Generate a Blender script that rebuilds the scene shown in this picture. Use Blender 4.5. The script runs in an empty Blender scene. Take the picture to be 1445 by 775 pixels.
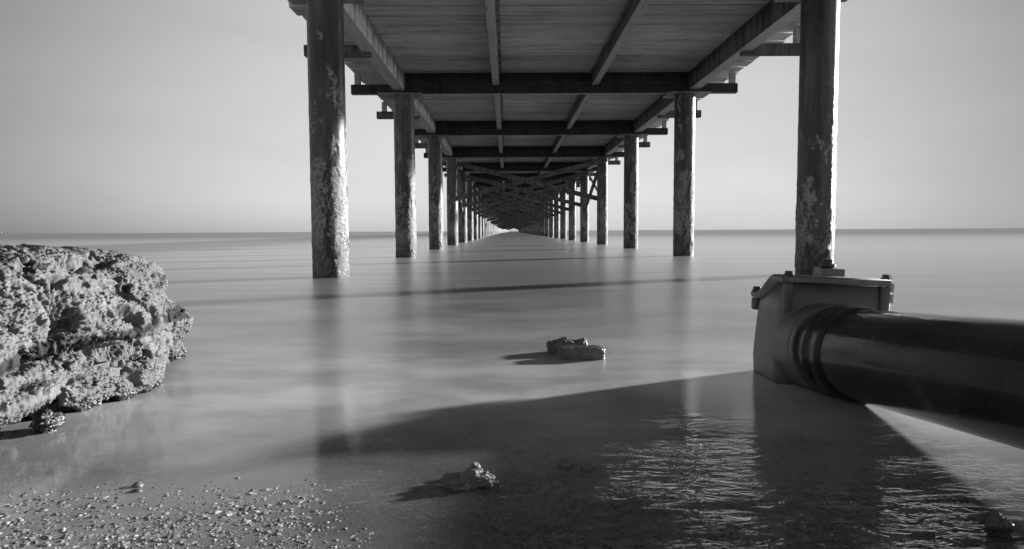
import bpy, bmesh, math, random
import numpy as np
from mathutils import Matrix, Vector, noise, Euler
R_ = math.radians
scene = bpy.context.scene
COL = scene.collection

# ---------------------------------------------------------------- camera
CH = 0.371
cam = bpy.data.cameras.new('camera')
cam.sensor_width = 36.0; cam.lens = 36.0 * 963.3 / 1445.0
cam.clip_start = 0.02; cam.clip_end = 40000
co = bpy.data.objects.new('camera', cam); COL.objects.link(co)
m = Matrix.Rotation(-R_(0.387), 4, 'Z') @ Matrix.Rotation(R_(90 - 3.654), 4, 'X') @ Matrix.Rotation(-R_(0.317), 4, 'Z')
m.translation = (0, 0, CH)
co.matrix_world = m
scene.camera = co

# ---------------------------------------------------------------- light
SUN_AZ = 64.0      # clockwise from +Y (straight ahead) towards +X
SUN_EL = 12.5
SUN_STRENGTH = 5.0
SKY_STRENGTH = 0.10
EXPOSURE = 1.25
w = bpy.data.worlds.new('World'); scene.world = w; w.use_nodes = True
nt = w.node_tree; nt.nodes.clear()
def N(nt, t, **kw):
    n = nt.nodes.new(t)
    for k, v in kw.items():
        if k.startswith('_'): setattr(n, k[1:], v)
        else: n.inputs[k.replace('__', ' ')].default_value = v
    return n
out = N(nt, 'ShaderNodeOutputWorld'); bg = N(nt, 'ShaderNodeBackground', Strength=SKY_STRENGTH)
sky = N(nt, 'ShaderNodeTexSky'); sky.sky_type = 'NISHITA'; sky.sun_disc = False
sky.sun_elevation = R_(SUN_EL); sky.sun_rotation = R_(SUN_AZ); sky.altitude = 0
sky.air_density = 1.0; sky.dust_density = 1.2; sky.ozone_density = 1.0
bw = N(nt, 'ShaderNodeRGBToBW')
nt.links.new(sky.outputs[0], bw.inputs[0])
# brighter sky straight ahead (a soft lobe round the direction of the pier)
tc = N(nt, 'ShaderNodeTexCoord')
dp = N(nt, 'ShaderNodeVectorMath', _operation='DOT_PRODUCT'); dp.inputs[1].default_value = (math.sin(R_(0)) * math.cos(R_(7)), math.cos(R_(0)) * math.cos(R_(7)), math.sin(R_(7)))
nt.links.new(tc.outputs['Generated'], dp.inputs[0])
mr = N(nt, 'ShaderNodeMapRange'); mr.interpolation_type = 'SMOOTHSTEP'
mr.inputs[1].default_value = 0.74; mr.inputs[2].default_value = 1.0; mr.inputs[3].default_value = 0.50; mr.inputs[4].default_value = 1.24
nt.links.new(dp.outputs['Value'], mr.inputs[0])
# damp the glow round the sun on the right
ds = N(nt, 'ShaderNodeVectorMath', _operation='DOT_PRODUCT')
ds.inputs[1].default_value = (math.sin(R_(SUN_AZ)) * math.cos(R_(SUN_EL)), math.cos(R_(SUN_AZ)) * math.cos(R_(SUN_EL)), math.sin(R_(SUN_EL)))
nt.links.new(tc.outputs['Generated'], ds.inputs[0])
mr2 = N(nt, 'ShaderNodeMapRange'); mr2.interpolation_type = 'SMOOTHSTEP'
mr2.inputs[1].default_value = 0.2; mr2.inputs[2].default_value = 1.0; mr2.inputs[3].default_value = 1.0; mr2.inputs[4].default_value = 0.8
nt.links.new(ds.outputs['Value'], mr2.inputs[0])
m1 = N(nt, 'ShaderNodeMath', _operation='MULTIPLY'); m2 = N(nt, 'ShaderNodeMath', _operation='MULTIPLY')
pw = N(nt, 'ShaderNodeMath', _operation='POWER'); pw.inputs[1].default_value = 0.35
nt.links.new(bw.outputs[0], pw.inputs[0])
ps = N(nt, 'ShaderNodeMath', _operation='MULTIPLY'); ps.inputs[1].default_value = 1.6
nt.links.new(pw.outputs[0], ps.inputs[0]); nt.links.new(ps.outputs[0], m1.inputs[0]); nt.links.new(mr.outputs[0], m1.inputs[1])
nt.links.new(m1.outputs[0], m2.inputs[0]); nt.links.new(mr2.outputs[0], m2.inputs[1])
cn = N(nt, 'ShaderNodeTexNoise', Scale=3.0, Detail=5.0, Roughness=0.55); cmap = nt.nodes.new('ShaderNodeMapping'); cmap.inputs['Scale'].default_value = (1, 1, 4)
nt.links.new(tc.outputs['Generated'], cmap.inputs[0]); nt.links.new(cmap.outputs[0], cn.inputs['Vector'])
cm = N(nt, 'ShaderNodeMapRange'); cm.inputs[1].default_value = 0.25; cm.inputs[2].default_value = 0.75; cm.inputs[3].default_value = 0.94; cm.inputs[4].default_value = 1.06
nt.links.new(cn.outputs['Fac'], cm.inputs[0])
m3 = N(nt, 'ShaderNodeMath', _operation='MULTIPLY'); nt.links.new(m2.outputs[0], m3.inputs[0]); nt.links.new(cm.outputs[0], m3.inputs[1])
nt.links.new(m3.outputs[0], bg.inputs[0]); nt.links.new(bg.outputs[0], out.inputs[0])

sl = bpy.data.lights.new('sun', 'SUN'); sl.energy = SUN_STRENGTH; sl.angle = R_(2.5); sl.color = (1, 1, 1)
so = bpy.data.objects.new('sun', sl); COL.objects.link(so)
sd = Vector((math.sin(R_(SUN_AZ)) * math.cos(R_(SUN_EL)), math.cos(R_(SUN_AZ)) * math.cos(R_(SUN_EL)), math.sin(R_(SUN_EL))))
so.rotation_euler = sd.to_track_quat('Z', 'Y').to_euler(); so.location = (20, 10, 8)
vs = scene.view_settings
vs.view_transform = 'Standard'; vs.look = 'None'; vs.exposure = EXPOSURE; vs.gamma = 1.0
scene.render.engine = 'CYCLES'
scene.cycles.max_bounces = 8; scene.cycles.diffuse_bounces = 4; scene.cycles.transparent_max_bounces = 12

# ---------------------------------------------------------------- helpers
random.seed(7)
def link(name, mesh, parent=None, mat=None):
    if mat is not None and not mesh.materials: mesh.materials.append(mat)
    o = bpy.data.objects.new(name, mesh); COL.objects.link(o)
    if parent is not None: o.parent = parent
    return o
def tag(o, label=None, cat=None, group=None, kind=None):
    if label: o['label'] = label
    if cat: o['category'] = cat
    if group: o['group'] = group
    if kind: o['kind'] = kind
    return o
def empty(name, loc=(0, 0, 0)):
    o = bpy.data.objects.new(name, None); COL.objects.link(o); o.location = loc; o.empty_display_size = 0.1
    return o
class MB:
    def __init__(s): s.v = []; s.f = []
    def box(s, x0, x1, y0, y1, z0, z1, M=None):
        b = len(s.v)
        for x in (x0, x1):
            for y in (y0, y1):
                for z in (z0, z1):
                    p = Vector((x, y, z)); s.v.append(tuple(M @ p if M else p))
        for q in ((0, 1, 3, 2), (4, 6, 7, 5), (0, 4, 5, 1), (2, 3, 7, 6), (0, 2, 6, 4), (1, 5, 7, 3)): s.f.append([b + i for i in q])
    def bar(s, a, b, w, h, up=(0, 0, 1)):      # beam from a to b, w across, h along 'up'
        a = Vector(a); b = Vector(b); d = (b - a); L = d.length; d.normalize()
        x = d.cross(Vector(up)).normalized(); z = x.cross(d)
        M = Matrix((( x.x, d.x, z.x, a.x), (x.y, d.y, z.y, a.y), (x.z, d.z, z.z, a.z), (0, 0, 0, 1)))
        s.box(-w / 2, w / 2, 0, L, -h / 2, h / 2, M)
    def build(s, name, mat, parent=None, bevel=0, smooth=False):
        me = bpy.data.meshes.new(name); me.from_pydata(s.v, [], s.f); me.update()
        if bevel:
            bm = bmesh.new(); bm.from_mesh(me)
            bmesh.ops.bevel(bm, geom=bm.edges[:], offset=bevel, segments=2, affect='EDGES', profile=0.7)
            bm.to_mesh(me); bm.free()
        o = link(name, me, parent, mat)
        return o
def grid_mesh(name, P, closed_u=False, smooth=True):       # P: (nu, nv, 3) array
    nu, nv, _ = P.shape
    idx = np.arange(nu * nv).reshape(nu, nv)
    a = idx[:-1, :-1]; b = idx[1:, :-1]; c = idx[1:, 1:]; d = idx[:-1, 1:]
    F = np.stack([a, b, c, d], -1).reshape(-1, 4)
    if closed_u:
        a = idx[-1:, :-1]; b = idx[:1, :-1]; c = idx[:1, 1:]; d = idx[-1:, 1:]
        F = np.concatenate([F, np.stack([a, b, c, d], -1).reshape(-1, 4)])
    me = bpy.data.meshes.new(name)
    me.from_pydata(P.reshape(-1, 3).tolist(), [], F.tolist())
    if smooth: me.polygons.foreach_set('use_smooth', [True] * len(me.polygons))
    me.update()
    return me
def lathe(name, prof, axis_o, axis_d, mat, parent=None, seg=64, cap=True, k=1.0):
    """prof: list of (t, r) along the axis"""
    prof = [(a_, b_ * k) for a_, b_ in prof]
    o_ = Vector(axis_o); d = Vector(axis_d).normalized()
    x = d.cross(Vector((0, 0, 1)))
    x = x.normalized() if x.length > 1e-3 else Vector((1, 0, 0))
    y = d.cross(x)
    bm = bmesh.new(); rings = []
    for t, r in prof:
        rings.append([bm.verts.new(o_ + d * t + (x * math.cos(2 * math.pi * k / seg) + y * math.sin(2 * math.pi * k / seg)) * r) for k in range(seg)])
    for i in range(len(rings) - 1):
        for k in range(seg):
            f = bm.faces.new((rings[i][k], rings[i][(k + 1) % seg], rings[i + 1][(k + 1) % seg], rings[i + 1][k])); f.smooth = True
    if cap:
        bm.faces.new(rings[0][::-1]); bm.faces.new(rings[-1])
    bmesh.ops.recalc_face_normals(bm, faces=bm.faces)
    for e in bm.edges:
        if len(e.link_faces) == 2 and e.calc_face_angle(0) > R_(35): e.smooth = False
    me = bpy.data.meshes.new(name); bm.to_mesh(me); bm.free()
    return link(name, me, parent, mat)
def newmat(name):
    mt = bpy.data.materials.new(name); mt.use_nodes = True; t = mt.node_tree; t.nodes.clear()
    o = t.nodes.new('ShaderNodeOutputMaterial'); b = t.nodes.new('ShaderNodeBsdfPrincipled')
    t.links.new(b.outputs[0], o.inputs[0])
    return mt, t, b, o
def ramp(t, src, stops):
    r = t.nodes.new('ShaderNodeValToRGB'); e = r.color_ramp.elements
    while len(e) < len(stops): e.new(0.5)
    for i, (p, v) in enumerate(stops): e[i].position = p; e[i].color = (v, v, v, 1)
    t.links.new(src, r.inputs[0]); return r.outputs[0]
def noise_n(t, vec, scale, detail=4, rough=0.55, dist=0.0):
    n = N(t, 'ShaderNodeTexNoise', Scale=scale, Detail=detail, Roughness=rough, Distortion=dist)
    if vec is not None: t.links.new(vec, n.inputs['Vector'])
    return n.outputs['Fac']
def mapping(t, vec, sc=(1, 1, 1), loc=(0, 0, 0)):
    mp = t.nodes.new('ShaderNodeMapping'); mp.inputs['Scale'].default_value = sc; mp.inputs['Location'].default_value = loc
    t.links.new(vec, mp.inputs[0]); return mp.outputs[0]
def math_n(t, op, a, b=None, clamp=False):
    n = t.nodes.new('ShaderNodeMath'); n.operation = op; n.use_clamp = clamp
    for i, v in enumerate((a, b)):
        if v is None: continue
        if isinstance(v, (int, float)): n.inputs[i].default_value = v
        else: t.links.new(v, n.inputs[i])
    return n.outputs[0]
def maprange(t, v, a, b, c, d, smooth=True):
    n = t.nodes.new('ShaderNodeMapRange')
    if smooth: n.interpolation_type = 'SMOOTHSTEP'
    t.links.new(v, n.inputs[0])
    for i, q in enumerate((a, b, c, d)): n.inputs[i + 1].default_value = q
    return n.outputs[0]
def mixf(t, f, a, b):
    n = t.nodes.new('ShaderNodeMix'); n.data_type = 'FLOAT'
    for i, v in ((0, f), (2, a), (3, b)):
        if isinstance(v, (int, float)): n.inputs[i].default_value = v
        else: t.links.new(v, n.inputs[i])
    return n.outputs[0]
def bump(t, h, strength, dist, normal=None):
    n = t.nodes.new('ShaderNodeBump'); n.inputs['Strength'].default_value = strength; n.inputs['Distance'].default_value = dist
    t.links.new(h, n.inputs['Height'])
    if normal is not None: t.links.new(normal, n.inputs['Normal'])
    return n.outputs[0]
def coords(t, offset_random=True):
    tcn = t.nodes.new('ShaderNodeTexCoord'); v = tcn.outputs['Object']
    if offset_random:
        oi = t.nodes.new('ShaderNodeObjectInfo'); s = math_n(t, 'MULTIPLY', oi.outputs['Random'], 37.0)
        a = t.nodes.new('ShaderNodeVectorMath'); a.operation = 'ADD'; t.links.new(v, a.inputs[0]); t.links.new(s, a.inputs[1]); v = a.outputs[0]
    return tcn, v

# ---------------------------------------------------------------- materials
def mat_pile():
    mt, t, b, o = newmat('steel_pile_with_barnacles')
    tcn, v = coords(t)
    sep = t.nodes.new('ShaderNodeSeparateXYZ'); t.links.new(tcn.outputs['Object'], sep.inputs[0]); z = sep.outputs[2]
    streak = noise_n(t, mapping(t, v, (9, 9, 1.1)), 1.0, 4, 0.6)
    patch = noise_n(t, mapping(t, v, (5, 5, 2.2)), 1.6, 8, 0.72)
    fine = noise_n(t, v, 38, 4, 0.7)
    low = maprange(t, z, 0.25, 2.15, 1.0, 0.0)
    wet = maprange(t, z, 0.05, 0.5, 1.0, 0.0)
    oi2 = t.nodes.new('ShaderNodeObjectInfo')
    thr = math_n(t, 'ADD', math_n(t, 'ADD', math_n(t, 'MULTIPLY', patch, 0.85), math_n(t, 'MULTIPLY', fine, 0.28)), math_n(t, 'MULTIPLY', low, 0.12))
    thr = math_n(t, 'SUBTRACT', thr, math_n(t, 'MULTIPLY', oi2.outputs['Object Index'], 0.01))
    msk = maprange(t, thr, 0.636, 0.676, 0, 1)
    flake = math_n(t, 'MULTIPLY', msk, maprange(t, z, 0.0, 0.25, 0.35, 1.0))
    base = ramp(t, streak, [(0.3, 0.03), (0.5, 0.085), (0.72, 0.21)])
    lightc = ramp(t, fine, [(0.3, 0.18), (0.7, 0.46)])
    c = mixf(t, flake, base, lightc)
    c = math_n(t, 'MULTIPLY', c, maprange(t, wet, 0, 1, 1.0, 0.6))
    t.links.new(c, b.inputs['Base Color'])
    t.links.new(mixf(t, flake, 0.33, 0.8), b.inputs['Roughness'])
    h = math_n(t, 'ADD', math_n(t, 'MULTIPLY', msk, 0.6), math_n(t, 'MULTIPLY', fine, math_n(t, 'ADD', 0.25, low)))
    t.links.new(bump(t, h, 0.7, 0.008), b.inputs['Normal'])
    return mt
def mat_plank():
    mt, t, b, o = newmat('weathered_deck_planks')
    tcn, v = coords(t, False)
    geo = t.nodes.new('ShaderNodeNewGeometry')
    rnd = geo.outputs['Random Per Island']
    off = t.nodes.new('ShaderNodeVectorMath'); off.operation = 'ADD'; t.links.new(v, off.inputs[0])
    cmb = t.nodes.new('ShaderNodeCombineXYZ'); t.links.new(math_n(t, 'MULTIPLY', rnd, 60), cmb.inputs[0]); t.links.new(math_n(t, 'MULTIPLY', rnd, 31), cmb.inputs[1])
    t.links.new(cmb.outputs[0], off.inputs[1]); vv = off.outputs[0]
    grain = noise_n(t, mapping(t, vv, (0.9, 55, 55)), 1.0, 5, 0.68)
    blot = noise_n(t, mapping(t, vv, (1.3, 4.5, 4)), 1.3, 5, 0.6)
    blot2 = noise_n(t, mapping(t, v, (0.9, 0.55, 1)), 1.0, 3, 0.5)
    c = ramp(t, grain, [(0.34, 0.34), (0.46, 0.76), (0.68, 0.92)])
    c = math_n(t, 'MULTIPLY', c, ramp(t, blot, [(0.28, 0.55), (0.46, 1.0), (0.8, 1.08)]))
    c = math_n(t, 'MULTIPLY', c, ramp(t, blot2, [(0.3, 0.82), (0.6, 1.15)]))
    c = math_n(t, 'MULTIPLY', c, maprange(t, rnd, 0, 1, 0.80, 1.15, False))
    t.links.new(c, b.inputs['Base Color']); b.inputs['Roughness'].default_value = 0.42
    t.links.new(bump(t, grain, 0.35, 0.003), b.inputs['Normal'])
    return mt
def mat_beam(name, lo, hi, stain_or_shade=(0.25, 1.0), rough=0.7, drip=True):
    mt, t, b, o = newmat(name)
    tcn, v = coords(t)
    grain = noise_n(t, mapping(t, v, (14, 1.6, 14)), 1.0, 5, 0.65)
    drips = noise_n(t, mapping(t, v, (7, 7, 0.9)), 1.4, 4, 0.65)
    blot = noise_n(t, v, 3.2, 6, 0.65)
    c = ramp(t, grain, [(0.25, lo), (0.75, hi)])
    if drip: c = math_n(t, 'MULTIPLY', c, ramp(t, drips, [(0.36, stain_or_shade[0]), (0.52, stain_or_shade[1])]))
    c = math_n(t, 'MULTIPLY', c, ramp(t, blot, [(0.3, 0.55), (0.6, 1.08)]))
    t.links.new(c, b.inputs['Base Color']); b.inputs['Roughness'].default_value = rough
    t.links.new(bump(t, math_n(t, 'ADD', grain, blot), 0.45, 0.006), b.inputs['Normal'])
    return mt
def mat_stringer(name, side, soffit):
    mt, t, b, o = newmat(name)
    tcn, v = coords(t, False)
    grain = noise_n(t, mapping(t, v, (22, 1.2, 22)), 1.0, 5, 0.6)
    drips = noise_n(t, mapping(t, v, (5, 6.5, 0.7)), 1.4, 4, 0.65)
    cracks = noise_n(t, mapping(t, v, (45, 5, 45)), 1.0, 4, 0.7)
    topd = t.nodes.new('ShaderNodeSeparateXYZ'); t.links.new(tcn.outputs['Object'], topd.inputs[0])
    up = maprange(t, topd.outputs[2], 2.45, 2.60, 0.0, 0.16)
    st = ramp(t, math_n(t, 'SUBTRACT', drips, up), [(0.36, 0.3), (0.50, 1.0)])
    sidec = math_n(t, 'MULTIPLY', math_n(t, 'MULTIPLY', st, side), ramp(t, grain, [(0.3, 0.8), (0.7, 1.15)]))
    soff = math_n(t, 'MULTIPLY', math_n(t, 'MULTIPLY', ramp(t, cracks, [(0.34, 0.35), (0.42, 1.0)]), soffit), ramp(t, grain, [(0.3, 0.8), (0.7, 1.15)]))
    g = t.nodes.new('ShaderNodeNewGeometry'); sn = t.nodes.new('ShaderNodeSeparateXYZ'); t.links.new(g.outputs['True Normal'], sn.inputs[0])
    f = maprange(t, math_n(t, 'ABSOLUTE', sn.outputs[2]), 0.4, 0.6, 0, 1)  # colour by face direction: painted side shade, painted bounce light underneath
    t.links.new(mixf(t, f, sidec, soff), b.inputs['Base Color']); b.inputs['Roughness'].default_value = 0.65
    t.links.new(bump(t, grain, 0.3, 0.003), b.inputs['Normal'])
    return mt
def mat_rock(name, lo=0.14, hi=0.36, wetline=0.0, rough=0.85, stain_or_shade=False):
    mt, t, b, o = newmat(name)
    tcn, v = coords(t, False)
    big = noise_n(t, v, 5, 5, 0.6); f = noise_n(t, v, 120, 4, 0.7); g = noise_n(t, v, 34, 4, 0.7)
    c = ramp(t, math_n(t, 'ADD', math_n(t, 'MULTIPLY', f, 0.5), math_n(t, 'MULTIPLY', g, 0.5)), [(0.3, lo), (0.7, hi)])
    c = math_n(t, 'MULTIPLY', c, ramp(t, big, [(0.3, 0.7), (0.65, 1.1)]))
    sep = t.nodes.new('ShaderNodeSeparateXYZ'); t.links.new(tcn.outputs['Object'], sep.inputs[0])
    if stain_or_shade:      # crevice and hollow shade put into the colour: dark seam, scattered blotches
        w1 = noise_n(t, v, 7, 4, 0.65); w2 = noise_n(t, mapping(t, v, (1, 9, 16)), 1.0, 5, 0.7)
        zc = math_n(t, 'ADD', sep.outputs[2], math_n(t, 'MULTIPLY', math_n(t, 'SUBTRACT', w1, 0.5), 0.09))
        seam = maprange(t, math_n(t, 'ABSOLUTE', math_n(t, 'SUBTRACT', zc, 0.150)), 0.010, 0.020, 1.0, 0.0)
        seam = math_n(t, 'MULTIPLY', seam, maprange(t, w1, 0.30, 0.42, 0.0, 1.0))
        bl = maprange(t, w2, 0.585, 0.625, 0.0, 1.0)
        sm = math_n(t, 'MAXIMUM', seam, bl)
        sm = math_n(t, 'MULTIPLY', sm, maprange(t, g, 0.62, 0.70, 1.0, 0.3))
        c = math_n(t, 'MULTIPLY', c, maprange(t, sm, 0, 1, 1.0, 0.16))
    zz = math_n(t, 'ADD', sep.outputs[2], math_n(t, 'MULTIPLY', big, 0.02))
    wet = maprange(t, zz, wetline + 0.012, wetline + 0.045, 0.30, 1.0)
    t.links.new(math_n(t, 'MULTIPLY', c, wet), b.inputs['Base Color'])
    t.links.new(maprange(t, wet, 0.30, 1, 0.3, rough), b.inputs['Roughness'])
    t.links.new(bump(t, math_n(t, 'ADD', f, g), 0.6, 0.003), b.inputs['Normal'])
    return mt
def mat_plain(name, c0, rough, spec=0.5, nscale=20, var=0.3, bmp=0.1, bdist=0.002):
    mt, t, b, o = newmat(name)
    tcn, v = coords(t)
    n1 = noise_n(t, v, nscale, 5, 0.6)
    t.links.new(ramp(t, n1, [(0.3, c0 * (1 - var)), (0.7, c0 * (1 + var))]), b.inputs['Base Color'])
    t.links.new(maprange(t, n1, 0.3, 0.7, rough * 0.8, rough * 1.25), b.inputs['Roughness'])
    b.inputs['Specular IOR Level'].default_value = spec
    t.links.new(bump(t, n1, bmp, bdist), b.inputs['Normal'])
    return mt
M_pile = mat_pile(); M_plank = mat_plank()
M_strL = mat_stringer('stringer_pale', 0.62, 0.66); M_strR = mat_stringer('stringer_stained_shaded_side', 0.17, 0.75); M_joist = mat_stringer('joist_stained_shaded_sides', 0.17, 0.6)  # right stringer and joists: drip stains plus side shade painted into the colour
M_stringer = mat_beam('timber_stringer_with_drip_stains', 0.26, 0.46, (0.35, 1.0))
M_cross = mat_stringer('dark_crossbeam_lit_soffit', 0.035, 0.50)  # dark sides; the pale underside is water bounce light put into the colour
M_out = mat_beam('grey_outrigger_timber', 0.10, 0.24, (0.5, 1.0))
M_plate = mat_beam('galvanised_cap_plate', 0.3, 0.5, (0.6, 1.0), 0.5)
M_brace = mat_beam('dark_brace_steel', 0.10, 0.24, (0.5, 1.0), 0.55)

# ---------------------------------------------------------------- sea bed, water
def bed_z(x, y):
    a = min(1, max(0, (0.06 - x) / 0.34)); b = min(1, max(0, (1.36 - y) / 0.42))
    a = a * a * (3 - 2 * a); b = b * b * (3 - 2 * b)
    return -0.0055 - 0.030 * max(0.0, y - 0.80) * (1 - 0.8 * a * b) - 0.016 * max(0, x) + 0.0052 * a * b
xs = np.concatenate([np.linspace(-60, -1.6, 12), np.linspace(-1.5, -0.96, 60), np.linspace(-0.955, 0.35, 330), np.linspace(0.36, 1.5, 80), np.linspace(1.6, 60, 12)])
ys = np.concatenate([np.linspace(-6, 0.55, 12), np.linspace(0.6, 1.4, 230), np.linspace(1.41, 2.4, 60), np.linspace(2.5, 60, 24)])
P = np.zeros((len(xs), len(ys), 3))
for i, x in enumerate(xs):
    for j, y in enumerate(ys):
        z = bed_z(x, y)
        if y < 0.6: z = -0.010 + 0.02 * (0.6 - y) * 0
        if abs(x) < 1.6 and 0.5 < y < 2.5:
            z += 0.0022 * noise.fractal(Vector((x * 5, y * 5, 0)), 1.0, 2.0, 3) + 0.0022 * noise.noise(Vector((x * 75, y * 75, 3))) + 0.0020 * noise.noise(Vector((x * 150, y * 150, 7)))
        P[i, j] = (x, y, max(z, -1.6))
def mat_bed():
    mt, t, b, o = newmat('gravelly_seabed')
    tcn, v = coords(t, False)
    vo = N(t, 'ShaderNodeTexVoronoi', Scale=95.0); t.links.new(v, vo.inputs['Vector'])
    vo2 = N(t, 'ShaderNodeTexVoronoi', Scale=220.0); t.links.new(v, vo2.inputs['Vector'])
    sc = t.nodes.new('ShaderNodeSeparateColor'); t.links.new(vo.outputs['Color'], sc.inputs[0])
    c = ramp(t, sc.outputs[0], [(0.0, 0.14), (0.6, 0.23), (0.95, 0.36)])
    t.links.new(c, b.inputs['Base Color']); b.inputs['Roughness'].default_value = 0.5
    h = math_n(t, 'SUBTRACT', 1.0, math_n(t, 'ADD', vo.outputs['Distance'], math_n(t, 'MULTIPLY', vo2.outputs['Distance'], 0.4)))
    t.links.new(bump(t, h, 1.0, 0.004), b.inputs['Normal'])
    return mt
M_bed = mat_bed()
bed = link('seabed', grid_mesh('seabed', P), None, M_bed); tag(bed, kind='structure')

P = np.zeros((40, 30, 3))
for i in range(40):
    for j in range(30):
        x = -200 + 400 * i / 39; y = -0.8 - 80 * (j / 29) ** 1.6; dd = -0.8 - y
        P[i, j] = (x, y, -0.12 + 0.16 * dd - 0.0008 * dd * dd + 0.25 * noise.noise(Vector((x * 0.1, y * 0.15, 0))) * min(1, dd / 6))
M_beach = mat_plain('damp_sand', 0.42, 0.8, 0.3, 3, 0.3, 0.4, 0.02)
tag(link('beach', grid_mesh('beach', P), None, M_beach), kind='structure')

def mat_water():
    mt, t, b, o = newmat('sea_water'); t.nodes.remove(b)
    tcn, v = coords(t, False)
    sep = t.nodes.new('ShaderNodeSeparateXYZ'); t.links.new(v, sep.inputs[0]); X, Y = sep.outputs[0], sep.outputs[1]
    wob = noise_n(t, v, 2.2, 3, 0.5)
    Yw = math_n(t, 'ADD', Y, math_n(t, 'MULTIPLY', math_n(t, 'SUBTRACT', wob, 0.5), 0.7))
    milk = math_n(t, 'MAXIMUM', maprange(t, Yw, 0.72, 1.75, 0.03, 1.0), maprange(t, X, -0.45, 0.15, 0.32, 0.03))
    # ripples: short crests, mostly close to the shore and towards the right
    r1 = noise_n(t, mapping(t, v, (17, 42, 1)), 1.0, 3, 0.55, 0.8)
    r2 = noise_n(t, mapping(t, v, (60, 120, 1)), 1.0, 2, 0.6, 0.3)
    r3 = noise_n(t, mapping(t, v, (3.0, 6, 1)), 1.0, 3, 0.6)
    near = maprange(t, Yw, 0.80, 1.40, 0.9, 0.03)
    right = maprange(t, math_n(t, 'ADD', X, math_n(t, 'MULTIPLY', wob, 0.3)), -0.15, 0.65, 0.10, 1.0)
    pat = noise_n(t, mapping(t, v, (3.5, 6, 1), (4, 2, 0)), 1.0, 3, 0.6)
    amp = math_n(t, 'MULTIPLY', math_n(t, 'MULTIPLY', near, right), maprange(t, pat, 0.38, 0.60, 0.05, 1.2))
    rd = math_n(t, 'SUBTRACT', 1.0, math_n(t, 'MULTIPLY', math_n(t, 'ABSOLUTE', math_n(t, 'SUBTRACT', r1, 0.52)), 5.0), True)
    rd = math_n(t, 'POWER', rd, 2.0)
    h = math_n(t, 'MULTIPLY', math_n(t, 'ADD', math_n(t, 'MULTIPLY', rd, 0.15), math_n(t, 'ADD', math_n(t, 'MULTIPLY', r1, 0.24), math_n(t, 'MULTIPLY', r2, 0.12))), amp)
    far_sw = noise_n(t, mapping(t, v, (0.35, 1.5, 1)), 1.0, 3, 0.6)
    h = math_n(t, 'ADD', h, math_n(t, 'MULTIPLY', far_sw, math_n(t, 'MULTIPLY', maprange(t, Y, 1.5, 6, 0.0, 1.0), 0.8)))
    nb = bump(t, h, 1.0, 0.012)
    fr = N(t, 'ShaderNodeFresnel', IOR=1.33); t.links.new(nb, fr.inputs['Normal'])
    gl = N(t, 'ShaderNodeBsdfGlossy'); t.links.new(nb, gl.inputs['Normal'])
    gl.inputs['Color'].default_value = (0.93, 0.93, 0.93, 1)
    t.links.new(maprange(t, Yw, 0.9, 2.2, 0.07, 0.30), gl.inputs['Roughness'])
    df = N(t, 'ShaderNodeBsdfDiffuse')
    band = noise_n(t, mapping(t, v, (0.06, 0.5, 1)), 1.0, 4, 0.6)
    mc = math_n(t, 'DIVIDE', 0.54, math_n(t, 'ADD', 0.55, math_n(t, 'POWER', math_n(t, 'MULTIPLY', math_n(t, 'MAXIMUM', Y, 0.0), 0.56), 1.9)))
    mc = math_n(t, 'MAXIMUM', mc, 0.05)
    mist = noise_n(t, mapping(t, v, (1.6, 2.6, 1)), 1.0, 5, 0.62)
    mc = math_n(t, 'MULTIPLY', mc, maprange(t, band, 0.3, 0.7, 0.85, 1.12))
    mc = math_n(t, 'MULTIPLY', mc, maprange(t, mist, 0.3, 0.7, 0.62, 1.28))
    t.links.new(mc, df.inputs['Color'])
    tr = N(t, 'ShaderNodeBsdfTransparent'); tr.inputs[0].default_value = (0.93, 0.93, 0.93, 1)
    a = t.nodes.new('ShaderNodeMixShader'); t.links.new(milk, a.inputs[0]); t.links.new(tr.outputs[0], a.inputs[1]); t.links.new(df.outputs[0], a.inputs[2])
    ff = math_n(t, 'MULTIPLY', fr.outputs[0], maprange(t, Y, 3.0, 60.0, 1.0, 0.45))
    f2 = t.nodes.new('ShaderNodeMixShader'); t.links.new(ff, f2.inputs[0]); t.links.new(a.outputs[0], f2.inputs[1]); t.links.new(gl.outputs[0], f2.inputs[2])
    t.links.new(f2.outputs[0], o.inputs[0])
    return mt
M_water = mat_water()
wx = np.array([-15000, -2000, -200, -20, -3, 3, 20, 200, 2000, 15000.]); wy = np.array([-60, -3, 0, 3, 20, 200, 2000, 25000.])
P = np.zeros((len(wx), len(wy), 3)); P[..., 0] = wx[:, None]; P[..., 1] = wy[None, :]
water = link('water', grid_mesh('water', P), None, M_water); tag(water, kind='structure')

# ---------------------------------------------------------------- the pier
D0, BAY, NB = 5.65, 4.22, 64
XL, XR = -1.46, 2.55
def D(i): return D0 + BAY * i
def sh(y): return 0.0 if y < 45 else 2.0 * ((y - 45) / 225.0) ** 2
pier = empty('pier', (0.545, D0, 0.0))
tag(pier, 'long wooden pier on rows of steel piles receding over the sea to the horizon', 'pier')
pier_inv = Matrix.Translation((-0.545, -D0, 0.0))
def pp(o):       # a part modelled in world coordinates
    o.parent = pier; o.matrix_parent_inverse = pier_inv; return o
ZU = 2.606
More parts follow.
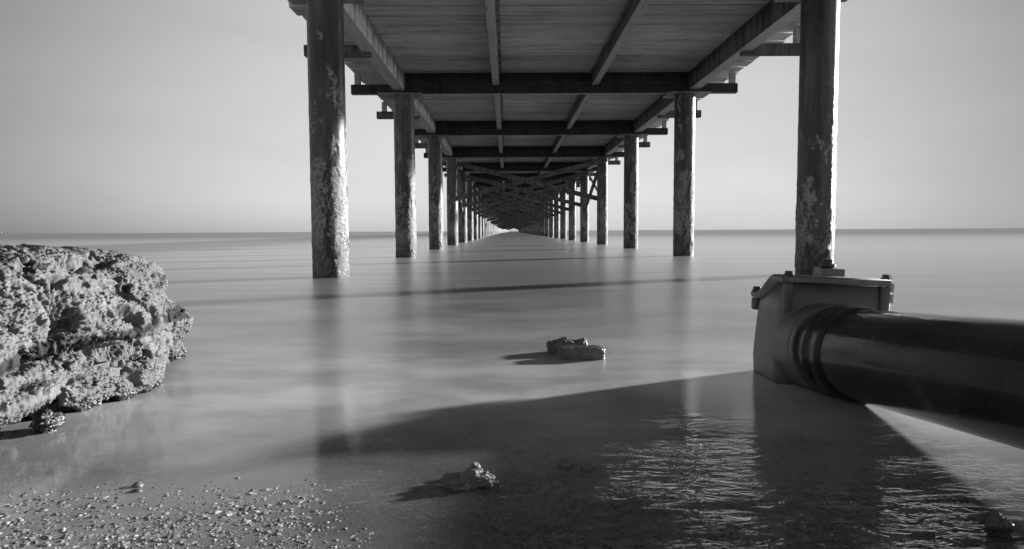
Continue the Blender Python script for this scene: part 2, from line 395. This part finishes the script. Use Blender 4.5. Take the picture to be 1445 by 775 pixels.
# deck: boards laid across, one mesh
mb = MB(); y = D0 - 4 * BAY; k = 0
pitch = BAY / 13
rr = random.Random(3)
while y < D(NB) + 1:
    s = sh(y)
    g = 0.030 + rr.random() * 0.022
    jl, jr = rr.uniform(-0.035, 0.035), rr.uniform(-0.03, 0.03)
    dz = rr.uniform(0, 0.006)
    mb.box(-2.14 + jl + s, 3.31 + jr + s, y + g / 2, y + pitch - g / 2, ZU + dz, ZU + 0.055 + dz)
    y += pitch; k += 1
pp(mb.build('deck', M_plank))
# added dark sheet over the boards, keeps sky and sun out of the gaps
M_blocker = mat_plain('black_gap_blocker', 0.03, 0.9)
mbm = MB()
for i in range(-4, NB):
    ya, yb = D(i), D(i + 1); b = len(mbm.v)
    for yy in (ya, yb):
        for x in (-2.05, 3.22):
            for z in (ZU + 0.063, ZU + 0.073): mbm.v.append((x + sh(yy), yy, z))
    mbm.f += [[b + q for q in f] for f in ((0, 1, 3, 2), (0, 4, 5, 1), (2, 3, 7, 6), (0, 2, 6, 4), (1, 5, 7, 3))]
pp(mbm.build('gap_blocker', M_blocker))
def long_member(name, x0, x1, z0, z1, mat, segs, bev=0.006):
    mbn = MB()
    for i in segs:
        ya, yb = D(i) + 0.056, D(i + 1) - 0.056
        s0, s1 = sh(ya), sh(yb)
        b = len(mbn.v)
        for yy, s in ((ya, s0), (yb, s1)):
            for x in (x0, x1):
                for z in (z0, z1): mbn.v.append((x + s, yy, z))
        for q in ((0, 1, 3, 2), (4, 6, 7, 5), (0, 4, 5, 1), (2, 3, 7, 6), (0, 2, 6, 4), (1, 5, 7, 3)): mbn.f.append([b + q_ for q_ in q])
    return pp(mbn.build(name, mat, bevel=bev))
segs = range(-4, NB)
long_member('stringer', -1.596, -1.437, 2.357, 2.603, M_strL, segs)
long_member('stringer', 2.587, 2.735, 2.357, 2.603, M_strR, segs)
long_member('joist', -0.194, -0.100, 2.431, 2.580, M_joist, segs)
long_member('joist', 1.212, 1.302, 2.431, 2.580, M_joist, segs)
long_member('nailer', -0.215, -0.062, 2.582, 2.603, M_stringer, segs, 0.003)
long_member('nailer', 1.180, 1.335, 2.582, 2.603, M_stringer, segs, 0.003)

def crossbeam_mesh():
    mbn = MB()
    mbn.box(-2.20, 3.29, -0.05, 0.05, 2.316, 2.450)
    mbn.box(-1.60, 2.74, -0.053, 0.053, 2.453, 2.603)
    me = bpy.data.meshes.new('crossbeam'); me.from_pydata(mbn.v, [], mbn.f)
    bm = bmesh.new(); bm.from_mesh(me); bmesh.ops.bevel(bm, geom=bm.edges[:], offset=0.006, segments=2, affect='EDGES'); bm.to_mesh(me); bm.free()
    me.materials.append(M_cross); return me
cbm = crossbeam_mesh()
def box_mesh(name, x0, x1, y0, y1, z0, z1, mat, bev=0.004):
    mbn = MB(); mbn.box(x0, x1, y0, y1, z0, z1)
    me = bpy.data.meshes.new(name); me.from_pydata(mbn.v, [], mbn.f)
    bm = bmesh.new(); bm.from_mesh(me); bmesh.ops.bevel(bm, geom=bm.edges[:], offset=bev, segments=2, affect='EDGES'); bm.to_mesh(me); bm.free()
    me.materials.append(mat); return me
M_post = mat_plain('painted_post_metal', 0.42, 0.5)
platem = box_mesh('cap_plate', -0.34, 0.27, -0.16, 0.28, 0, 0.014, M_plate, 0.003)
post_m = box_mesh('rail_post', -0.04, 0.04, -0.04, 0.04, 0, 0.165, M_post)
outm = box_mesh('outrigger', -0.37, 0.37, -0.05, 0.05, 0, 0.120, M_out)

def pile_mesh(name, r, seg, rings, seed, amp):
    P = np.zeros((seg, rings, 3))
    zs = np.linspace(-1.2, 2.298, rings)
    for i in range(seg):
        a = 2 * math.pi * i / seg
        for j, z in enumerate(zs):
            p = Vector((math.cos(a) * r, math.sin(a) * r, z))
            k = max(0.0, min(1.0, (1.9 - z) / 1.6))
            d = 0.0
            if amp:
                n1 = noise.fractal(Vector((p.x * 14 + seed, p.y * 14, p.z * 9)), 1.0, 2.0, 4)
                n2 = noise.noise(Vector((p.x * 70, p.y * 70 + seed, p.z * 50)))
                d = amp * k * (max(0, n1) * 0.9 + n2 * 0.35)
            P[i, j] = (math.cos(a) * (r + d), math.sin(a) * (r + d), z)
    me = grid_mesh(name, P, closed_u=True); me.materials.append(M_pile); return me
near_piles = [pile_mesh('pile', 0.146, 88, 330, s * 11.3, 0.010) for s in range(3)]
mid_pile = pile_mesh('pile', 0.144, 32, 60, 5.0, 0.010)
far_pile = pile_mesh('pile', 0.144, 14, 4, 1.0, 0)
stuff_piles = MB()
for i in range(-1, NB + 1):
    y = D(i); s = sh(y)
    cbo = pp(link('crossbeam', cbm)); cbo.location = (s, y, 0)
    for side, x in ((0, XL), (1, XR)):
        if 0 <= i < 50:
            me = near_piles[(i * 2 + side) % 3] if i < 3 else (mid_pile if i < 12 else far_pile)
            o = pp(link('pile', me)); o.pass_index = 5 if (i == 0 and side) else 0; o.location = (x + s, y, 0); o.rotation_euler = (0, 0, (i * 2.1 + side * 1.3))
            if i < 14:
                c = link('cap_plate', platem, o)
                c.rotation_euler = (0, 0, -(i * 2.1 + side * 1.3)); c.location = (0, 0, 2.299)
                if side: c.rotation_euler = (0, 0, -(i * 2.1 + side * 1.3)); c.scale = (-1, 1, 1)
        elif i >= 50:
            for q in range(8):
                a = math.pi * q / 4; b2 = math.pi * (q + 1) / 4; b = len(stuff_piles.v)
                for (aa, z) in ((a, -1), (b2, -1), (b2, 2.3), (a, 2.3)): stuff_piles.v.append((x + s + .144 * math.cos(aa), y + .144 * math.sin(aa), z))
                stuff_piles.f.append([b, b + 1, b + 2, b + 3])
tag(pp(stuff_piles.build('pile_row', M_pile)), kind='stuff')
for i in range(-1, 40):
    y = D(i) + BAY / 2; s = sh(y)
    for x in (-1.87, 3.00):
        o = pp(link('outrigger', outm)); o.location = (x + s, y, 2.318)
        if i < 24:
            q = link('rail_post', post_m, o); q.location = (-0.24 if x < 0 else 0.26, 0, 0.121)
    if i < 14:
        for x in (-2.11, 3.22):
            q = pp(link('rail_post', post_m)); q.location = (x + sh(D(i)), D(i), 2.447); q.scale = (1, 1, 0.95)
# cross bracing from the fourth bent on, both diagonals, bolted each side of the piles
stuff_brace = MB()
for i in range(3, NB + 1):
    y = D(i); s = sh(y)
    zl = max(0.74, 1.19 - 0.018 * (i - 3)) ; zt = 2.24
    a = ((XL + s - 0.05, y - 0.175, zl), (XR + s + 0.10, y - 0.175, zt))
    b = ((XL + s - 0.10, y + 0.175, zt), (XR + s + 0.05, y + 0.175, zl))
    for (p, q) in (a, b):
        if i > 6 and rr.random() < 0.28: continue
        if i < 50:
            mbn = MB(); mbn.bar(p, q, 0.05, 0.125)
            pp(mbn.build('cross_brace', M_brace, bevel=0.005))
        else: stuff_brace.bar(p, q, 0.05, 0.125)
tag(pp(stuff_brace.build('cross_brace_row', M_brace)), kind='stuff')
for i, both in ((3, True), (9, True), (15, False), (21, True), (29, False)):
    y0, y1 = D(i), D(i + 1)
    for x, sg in ((XL, -1), (XR, 1)):
        s0, s1 = sh(y0), sh(y1)
        mbn = MB(); mbn.bar((x + s0, y0 + 0.14, 2.25), (x + s1, y1 - 0.14, 1.05), 0.06, 0.13)
        pp(mbn.build('side_brace', M_brace, bevel=0.005))
        mbn = MB(); mbn.bar((x + s0 + sg * 0.08, y0 + 0.14, 1.1), (x + s1 + sg * 0.08, y1 - 0.14, 2.25), 0.04, 0.07)
        pp(mbn.build('side_brace', M_brace, bevel=0.004))

# ---------------------------------------------------------------- large rock on the left
def interp(x, xp, fp): return float(np.interp(x, xp, fp))
def smooth_curve(pts, n):
    pts = np.array(pts); d = np.r_[0, np.cumsum(np.linalg.norm(np.diff(pts, axis=0), axis=1))]
    return pts, d
def rock_profile(y):
    """closed-ish section in x,z from under the water at the face, up, over the top and down at the back"""
    xf = interp(y, [0.7, 0.95, 1.12, 1.34, 1.42, 1.57, 1.75, 1.88, 1.95, 2.05, 2.12, 2.16], [-1.05, -0.90, -0.86, -0.855, -0.843, -0.845, -0.892, -0.938, -0.952, -0.975, -1.05, -1.25])
    zt = interp(y, [0.7, 1.0, 1.35, 1.6, 1.8, 1.95, 2.05, 2.12, 2.16], [0.22, 0.310, 0.326, 0.324, 0.310, 0.290, 0.268, 0.23, 0.12])
    uc = interp(y, [0.7, 1.2, 1.36, 1.5, 2.2], [0.30, 0.24, 0.06, 0.0, 0.0])     # undercut at the near end
    k = zt / 0.35
    f = min(1, max(0, (y - 1.65) / 0.3)); f = f * f * (3 - 2 * f)
    g = 1 - f
    near = np.array([
        (xf - 0.10 - uc, -0.16), (xf - 0.04 - uc, -0.03), (xf - 0.005 - uc * 0.75, 0.012), (xf - 0.002 - uc * 0.1, 0.050 + uc * 0.02),
        (xf + 0.008, 0.085 * k), (xf - 0.008, 0.118 * k), (xf - 0.100, 0.138 * k), (xf - 0.004, 0.168 * k), (xf - 0.02, 0.20 * k),
        (xf - 0.075, 0.262 * k), (xf - 0.135, 0.315 * k), (xf - 0.23, 0.347 * k), (xf - 0.42, 0.352 * k), (xf - 0.85, 0.30 * k), (xf - 1.25, 0.16 * k), (xf - 1.4, -0.16)])
    far = np.array([
        (xf - 0.10, -0.16), (xf - 0.03, -0.03), (xf - 0.012, 0.012), (xf - 0.020, 0.040), (xf - 0.030, 0.070 * k), (xf + 0.000, 0.100 * k), (xf + 0.018, 0.145 * k),
        (xf - 0.018, 0.185 * k), (xf - 0.060, 0.235 * k), (xf - 0.062, 0.29 * k), (xf - 0.075, 0.330 * k), (xf - 0.14, 0.350 * k), (xf - 0.42, 0.37 * k), (xf - 0.85, 0.33 * k), (xf - 1.25, 0.16 * k), (xf - 1.4, -0.16)])
    return near * g + far * f
def big_rock():
    ysr = np.concatenate([np.linspace(0.72, 1.08, 50), np.linspace(1.0825, 2.095, 560), np.linspace(2.0955, 2.16, 200)])
    tface = np.concatenate([np.linspace(0, 0.62, 420)[:-1], np.linspace(0.62, 1, 50)])
    P = np.zeros((len(ysr), len(tface), 3))
    for i, y in enumerate(ysr):
        pr = rock_profile(y)
        n = len(pr); u = np.linspace(0, 1, n)
        # weights: spread so that the face gets most samples
        up = np.concatenate([np.linspace(0, 0.62, 12), np.linspace(0.62, 1, n - 11)[1:]])
        P[i, :, 0] = np.interp(tface, up, pr[:, 0]); P[i, :, 1] = y; P[i, :, 2] = np.interp(tface, up, pr[:, 1])
    # soften the polyline section
    for _ in range(6):
        P[:, 1:-1] = 0.25 * P[:, :-2] + 0.5 * P[:, 1:-1] + 0.25 * P[:, 2:]
    # low-frequency swelling so that the face is not a plain extrusion
    def normals(P):
        gu = np.gradient(P, axis=0); gv = np.gradient(P, axis=1)
        n = np.cross(gv, gu); n /= (np.linalg.norm(n, axis=2, keepdims=True) + 1e-9); return n
    nm = normals(P)
    if nm[250, 200, 0] < 0: nm = -nm; 
    Q = P.copy()
    for i in range(P.shape[0]):
        for j in range(P.shape[1]):
            p = Vector(P[i, j])
            fe = 1.0 if p.y < 1.85 else max(0.25, 1 - (p.y - 1.85) / 0.2)
            d = 0.010 + fe * 0.040 * noise.fractal(p * 4.5 + Vector((3, 1, 7)), 1.0, 2.0, 3)
            q = Vector((p.x * 9, p.y * 7, p.z * 15))
            h = noise.noise(q + Vector((11, 2, 5)))
            if h > 0.22: d -= 0.20 * fe * (h - 0.22)
            Q[i, j] = P[i, j] + nm[i, j] * d
    nm = normals(Q)
    if nm[250, 200, 0] < 0: nm = -nm
    O = Q.copy()
    for i in range(P.shape[0]):
        for j in range(P.shape[1]):
            p = Vector(Q[i, j])
            if p.x < -1.75 or p.z < -0.05: continue
            v1 = noise.voronoi(p * 165)[0][0]; v2 = noise.voronoi(p * 290 + Vector((4, 4, 4)))[0][0]
            r = noise.fractal(p * 30, 1.0, 2.0, 4)
            k = 0.75 + 0.7 * (noise.noise(p * 7) + 0.3)
            d = 0.004 + k * (0.0095 * (0.5 - v1) + 0.0045 * (0.5 - v2)) + 0.0040 * r
            h = noise.noise(p * 22 + Vector((1, 9, 2)))
            if h > 0.27: d -= 0.11 * (h - 0.27)
            h = noise.noise(p * 48 + Vector((8, 3, 2)))
            if h > 0.12: d -= 0.045 * (h - 0.12)
            O[i, j] = Q[i, j] + nm[i, j] * d
    return grid_mesh('large_rock', O)
M_rock = mat_rock('pitted_shore_rock', 0.085, 0.21, stain_or_shade=True)
rock = link('large_rock', big_rock(), None, M_rock)
tag(rock, 'large pitted pale boulder rising out of the water at the left of the pier', 'rock')

# ---------------------------------------------------------------- small stones
def stone(name, loc, size, seed, mat, sub=5, rough=0.25, fine=0.06, pw=2.0, rot=0.0, keel=None):
    bm = bmesh.new(); bmesh.ops.create_icosphere(bm, subdivisions=sub, radius=1.0)
    for v in bm.verts:
        p = v.co.copy()
        if pw != 2.0:
            q = (abs(p.x) ** pw + abs(p.y) ** pw + abs(p.z) ** pw) ** (1 / pw); p = p / q
        n = p.normalized()
        d = 1 + rough * noise.fractal(n * 1.6 + Vector((seed, 0, seed * .3)), 1.0, 2.0, 3) + fine * noise.fractal(n * 8 + Vector((0, seed, 0)), 1.0, 2.0, 4)
        d -= fine * 0.6 * noise.voronoi(n * 7 + Vector((seed, seed, 0)))[0][0]
        p = p * d
        v.co = Vector((p.x * size[0], p.y * size[1], p.z * size[2]))
        if keel: v.co.z += keel(p.x, p.y, p.z) * size[2]
    for f in bm.faces: f.smooth = True
    me = bpy.data.meshes.new(name); bm.to_mesh(me); bm.free()
    o = link(name, me, None, mat); o.location = loc; o.rotation_euler = (0, 0, rot); return o
M_dark = mat_rock('wet_dark_stone', 0.06, 0.16, -1.0, 0.35)
M_mid = mat_rock('wet_grey_stone', 0.07, 0.20, -1.0, 0.45)
def ridge(x, y, z):
    return (0.75 * math.exp(-((x - 0.25) / 0.28) ** 2) + 0.25 * math.exp(-((x - 0.75) / 0.2) ** 2)) * max(0, z + 0.25) if z > -0.25 else 0
tag(stone('small_rock', (-0.062, 0.985, -0.002), (0.043, 0.026, 0.016), 4.2, M_mid, 6, 0.3, 0.10, 2.0, -0.15, ridge),
    'jagged small rock with a lit crest, breaking the shallow water in the middle foreground', 'rock')
def broken_top(x, y, z):
    return 0.0 if z < 0 else (0.16 * math.cos(x * 5.5 + 0.8) + 0.25 * noise.noise(Vector((x * 4, y * 4, 2))))
tag(stone('stone_slab', (0.213, 1.965, 0.008), (0.067, 0.030, 0.027), 2.1, M_dark, 6, 0.05, 0.05, 7.0, 0.03),
    'blocky dark slab with a bright right end, front one of the two slabs in mid water', 'stone')
tag(stone('stone_slab', (0.181, 2.058, 0.012), (0.060, 0.032, 0.027), 6.4, M_dark, 6, 0.08, 0.05, 6.0, -0.05, broken_top),
    'ragged-topped slab lying just behind the blocky dark slab', 'stone')
tag(stone('small_stone', (0.090, 1.060, -0.001), (0.014, 0.010, 0.009), 1.7, M_mid, 4, 0.3, 0.15),
    'tiny stone tip in the shadow right of the jagged rock, left of two', 'stone')
tag(stone('small_stone', (0.124, 1.050, -0.001), (0.012, 0.009, 0.008), 8.7, M_mid, 4, 0.3, 0.15),
    'tiny stone tip in the shadow right of the jagged rock, right of two', 'stone')
tag(stone('small_rock', (0.615, 0.835, -0.004), (0.021, 0.014, 0.008), 9.3, M_dark, 5, 0.4, 0.15, 2.0, 0.3, ridge),
    'dark wet stone poking out of the ripples at the bottom right, below the pipe', 'rock')
tag(stone('small_stone', (-0.868, 1.275, 0.014), (0.022, 0.030, 0.019), 3.3, M_rock, 5, 0.4, 0.12),
    'knobbly stub of stone under the overhanging lower edge of the big boulder', 'stone')
tag(stone('pebble', (-0.545, 0.985, 0.000), (0.0085, 0.007, 0.006), 5.1, M_mid, 3, 0.2, 0.1),
    'pale round pebble of a touching pair in the gravel below the big boulder', 'pebble')
tag(stone('pebble', (-0.535, 0.965, -0.001), (0.008, 0.006, 0.005), 7.9, M_dark, 3, 0.2, 0.1),
    'darker pebble touching the pale round one in the gravel', 'pebble')

# loose gravel over the bed near the shore, too many to count
def gravel():
    rg = random.Random(11); V = []; F = []; base = []
    bm = bmesh.new(); bmesh.ops.create_icosphere(bm, subdivisions=1, radius=1.0)
    bm.verts.ensure_lookup_table(); bv = [v.co.copy() for v in bm.verts]; bf = [[v.index for v in f.verts] for f in bm.faces]; bm.free()
    for k in range(38000):
        y = 0.70 + (rg.random() ** 1.5) * 0.75
        x = (rg.uniform(-0.80, 0.10) if rg.random() < 0.75 else rg.uniform(-0.78, 0.72)) * (y / 0.95)
        s = 0.0007 + 0.0028 * rg.random() ** 4.0
        if rg.random() < 0.02 and y > 0.9: s *= 1.5
        z = min(bed_z(x, y) + s * 0.1, -s * rg.uniform(-0.05, 0.8))
        if x > 0.0 or y > 1.15: z = min(z, -0.0008 - s * 0.85)
        sx, sy, sz = s * rg.uniform(.8, 1.5), s * rg.uniform(.8, 1.3), s * rg.uniform(.5, .85)
        a = rg.uniform(0, 6.28); ca, sa = math.cos(a), math.sin(a); b = len(V); o = rg.uniform(0, 99)
        for v in bv:
            d = 1 + 0.28 * noise.noise(v * 1.3 + Vector((o, 0, 0)))
            px, py = v.x * sx * d, v.y * sy * d
            V.append((x + px * ca - py * sa, y + px * sa + py * ca, z + v.z * sz * d))
        F += [[b + i for i in f] for f in bf]
    me = bpy.data.meshes.new('gravel'); me.from_pydata(V, [], F); me.polygons.foreach_set('use_smooth', [True] * len(F)); me.update()
    return me
mt, t, b, o_ = newmat('mixed_gravel')
gi = t.nodes.new('ShaderNodeNewGeometry')
t.links.new(ramp(t, gi.outputs['Random Per Island'], [(0.0, 0.05), (0.5, 0.16), (0.90, 0.26), (1.0, 0.42)]), b.inputs['Base Color']); b.inputs['Roughness'].default_value = 0.75
gv = link('gravel', gravel(), None, mt)
tag(gv, 'mixed gravel and shell grit lying under the clear shallow water along the near shore', 'gravel', kind='stuff')

# ---------------------------------------------------------------- pipe with its chamber
pipe = empty('drain_pipe', (0.78, 1.60, 0.0))
tag(pipe, 'thick glossy black pipe joined to a squat lidded chamber standing in the water', 'pipe')
pinv = Matrix.Translation((-0.78, -1.60, 0.0))
def gp(o, par=None):
    if par is None: o.parent = pipe; o.matrix_parent_inverse = pinv
    return o
def mat_pipe():
    mt, t, b, o = newmat('wet_black_plastic')
    tcn, v = coords(t, False)
    n1 = noise_n(t, v, 7, 5, 0.6); n2 = noise_n(t, mapping(t, v, (30, 3, 30)), 1.0, 4, 0.6); sp = noise_n(t, v, 95, 3, 0.7)
    c = ramp(t, n1, [(0.3, 0.013), (0.7, 0.032)])
    c = math_n(t, 'ADD', c, math_n(t, 'MULTIPLY', maprange(t, sp, 0.66, 0.72, 0, 1), 0.06))
    b.inputs['Specular IOR Level'].default_value = 0.26
    salt = noise_n(t, mapping(t, v, (4, 9, 4)), 1.3, 7, 0.72)
    sm = maprange(t, salt, 0.55, 0.72, 0.0, 1.0)
    c = math_n(t, 'ADD', c, math_n(t, 'MULTIPLY', sm, 0.03))
    scr = noise_n(t, mapping(t, v, (70, 2.5, 70), (3, 1, 2)), 1.0, 2, 0.5)
    c = math_n(t, 'ADD', c, math_n(t, 'MULTIPLY', maprange(t, scr, 0.72, 0.76, 0, 1), 0.07))
    t.links.new(c, b.inputs['Base Color'])
    t.links.new(ramp(t, math_n(t, 'ADD', math_n(t, 'MULTIPLY', n1, 0.6), math_n(t, 'MULTIPLY', n2, 0.4)), [(0.38, 0.08), (0.62, 0.26)]), b.inputs['Roughness'])
    t.links.new(bump(t, math_n(t, 'ADD', math_n(t, 'MULTIPLY', n1, 1.0), math_n(t, 'MULTIPLY', sp, 0.15)), 0.25, 0.004), b.inputs['Normal'])
    return mt
M_pipe = mat_pipe()
M_cham = mat_plain('grey_moulded_plastic', 0.11, 0.38, 0.5, 9, 0.45, 0.5, 0.004)
M_lid = mat_plain('worn_grey_lid_plastic', 0.15, 0.42, 0.5, 14, 0.45, 0.5, 0.003)
M_bolt = mat_plain('dark_bolt_metal', 0.03, 0.35)
M_clamp = mat_plain('pale_clamp_metal', 0.40, 0.35)
A = Vector((0.755, 1.498, 0.0975)); DD = Vector((0.077, -1, 0.076)).normalized()
gp(lathe('pipe_barrel', [(0.045, 0.0985), (0.060, 0.1011), (0.5, 0.1011), (2.0, 0.1011), (5.5, 0.1011)], A, DD, M_pipe, seg=128, k=0.967))
gp(lathe("socket_collar",
         [(-0.020, 0.100), (-0.018, 0.106), (-0.012, 0.109), (0.004, 0.109), (0.010, 0.106), (0.016, 0.1045), (0.034, 0.1045), (0.040, 0.107), (0.048, 0.107), (0.054, 0.104), (0.056, 0.100)], A, DD, M_pipe, seg=128, k=0.967))
gp(lathe('seal_ring', [(-0.040, 0.095), (-0.038, 0.101), (-0.030, 0.1035), (-0.024, 0.101), (-0.022, 0.095)], A, DD, M_bolt, seg=96, k=0.967))
gp(lathe('chamber_socket', [(-0.150, 0.113), (-0.080, 0.112), (-0.066, 0.112), (-0.062, 0.1105), (-0.058, 0.1105), (-0.050, 0.113), (-0.044, 0.111), (-0.042, 0.098)], A, DD, M_cham, seg=128, k=0.94))
# chamber body: tapered box, rolled slightly to the right
ROLL = Matrix.Translation((0.775, 1.70, 0.12)) @ Matrix.Rotation(R_(2.6), 4, 'Y') @ Matrix.Translation((-0.775, -1.70, -0.12))
def chamber():
    bm = bmesh.new(); rings = []
    hx, hy = 0.124, 0.088
    for z, s, in ((-0.12, 0.93), (0.0, 1.02), (0.04, 1.045), (0.10, 1.03), (0.17, 1.0), (0.215, 0.985), (0.232, 0.985)):
        ring = []
        for (cx, cy, a0) in ((1, -1, -90), (1, 1, 0), (-1, 1, 90), (-1, -1, 180)):
            rc = 0.030
            for q in range(7):
                a = R_(a0 + 15 * q)
                yy = cy * (hy * s - rc) + rc * math.sin(a)
                xx = cx * (hx * s - rc) + rc * math.cos(a)
                zz = z
                if z > 0.2:      # the rim follows the curved lid: high at the front, low at the back
                    zz = lid_z(1.70 + yy) - 0.002
                ring.append(bm.verts.new(ROLL @ Vector((0.775 + xx, 1.70 + yy, zz))))
        rings.append(ring)
    n = len(rings[0])
    for i in range(len(rings) - 1):
        for k in range(n): bm.faces.new((rings[i][k], rings[i][(k + 1) % n], rings[i + 1][(k + 1) % n], rings[i + 1][k])).smooth = True
    bm.faces.new(rings[0][::-1]); bm.faces.new(rings[-1])
    me = bpy.data.meshes.new('chamber'); bm.to_mesh(me); bm.free(); return link('chamber', me, None, M_cham)
def lid_z(y):
    t_ = min(1, max(0, (y - 1.655) / 0.12)); t_ = t_ * t_ * (3 - 2 * t_)
    return 0.240 - 0.052 * t_
def lid():
    bm = bmesh.new(); n = 40; rows = []
    for k in range(n + 1):
        y = 1.600 + 0.205 * k / n; z = lid_z(y)
        rows.append([bm.verts.new(ROLL @ Vector((x, y, zz))) for (x, zz) in ((0.643, z), (0.904, z), (0.904, z + 0.017), (0.643, z + 0.017))])
    for k in range(n):
        for q in range(4):
            bm.faces.new((rows[k][q], rows[k][(q + 1) % 4], rows[k + 1][(q + 1) % 4], rows[k + 1][q])).smooth = True
    bm.faces.new(rows[0][::-1]); bm.faces.new(rows[-1])
    bmesh.ops.recalc_face_normals(bm, faces=bm.faces)
    sharp = [e for e in bm.edges if len(e.link_faces) == 2 and e.calc_face_angle(0) > R_(50)]
    bmesh.ops.bevel(bm, geom=sharp, offset=0.003, segments=2, affect='EDGES')
    me = bpy.data.meshes.new('lid'); bm.to_mesh(me); bm.free(); return link('lid', me, None, M_lid)
cham = gp(chamber())
def cp(o): o.parent = cham; return o       # sub-part of the chamber (same coordinates)
cp(lid())
for (bx, by) in ((0.662, 1.612), (0.655, 1.793), (0.895, 1.613), (0.895, 1.79)):
    zt = lid_z(by) + 0.017
    p0 = ROLL @ Vector((bx, by, zt)); up = (ROLL.to_3x3() @ Vector((0, 0, 1)))
    cp(lathe('bolt', [(-0.001, 0.0105), (0.001, 0.0125), (0.003, 0.0125), (0.003, 0.010), (0.010, 0.0095), (0.011, 0.008)], p0, up, M_bolt, seg=6 if bx > .8 else 20))
    cp(lathe('bolt_boss', [(-0.085 if by < 1.7 else -0.05, 0.009), (-0.08 if by < 1.7 else -0.045, 0.0115), (-0.019, 0.0120)], p0, up, M_cham, seg=24))
for (by, dz) in ((1.606, -0.006), (1.606, -0.032), (1.640, -0.010)):
    mbn = MB(); mbn.box(0.898, 0.912, by, by + 0.016, lid_z(1.61) + dz - 0.008, lid_z(1.61) + dz + 0.014, ROLL)
    cp(mbn.build('clamp', M_clamp, bevel=0.003))
mbn = MB(); mbn.box(0.765, 0.822, 1.665, 1.715, lid_z(1.665) + 0.0172 - 0.004, lid_z(1.665) + 0.036, ROLL)
cp(mbn.build('valve_block', M_lid, bevel=0.004))
cp(lathe('valve_knob', [(0, 0.016), (0.004, 0.019), (0.010, 0.019), (0.012, 0.012), (0.020, 0.012), (0.022, 0.009)], ROLL @ Vector((0.789, 1.69, lid_z(1.665) + 0.0365)), (0.02, 0, 1), M_bolt, seg=28))

# ---------------------------------------------------------------- far boat on the horizon
boat = empty('boat', (-2250, 3050, 0)); tag(boat, 'tiny far boat on the horizon above the left boulder', 'boat')
mbn = MB(); mbn.bar((-9, 0, 1.2), (9, 0, 1.2), 4, 2.4); h_ = mbn.build('hull', M_cham, boat)
for v in h_.data.vertices:
    if v.co.z < 1.0: v.co.x *= 0.8
mbn = MB(); mbn.box(2, 6, -1.5, 1.5, 2.41, 6.0); mbn.build('cabin', M_post, boat)
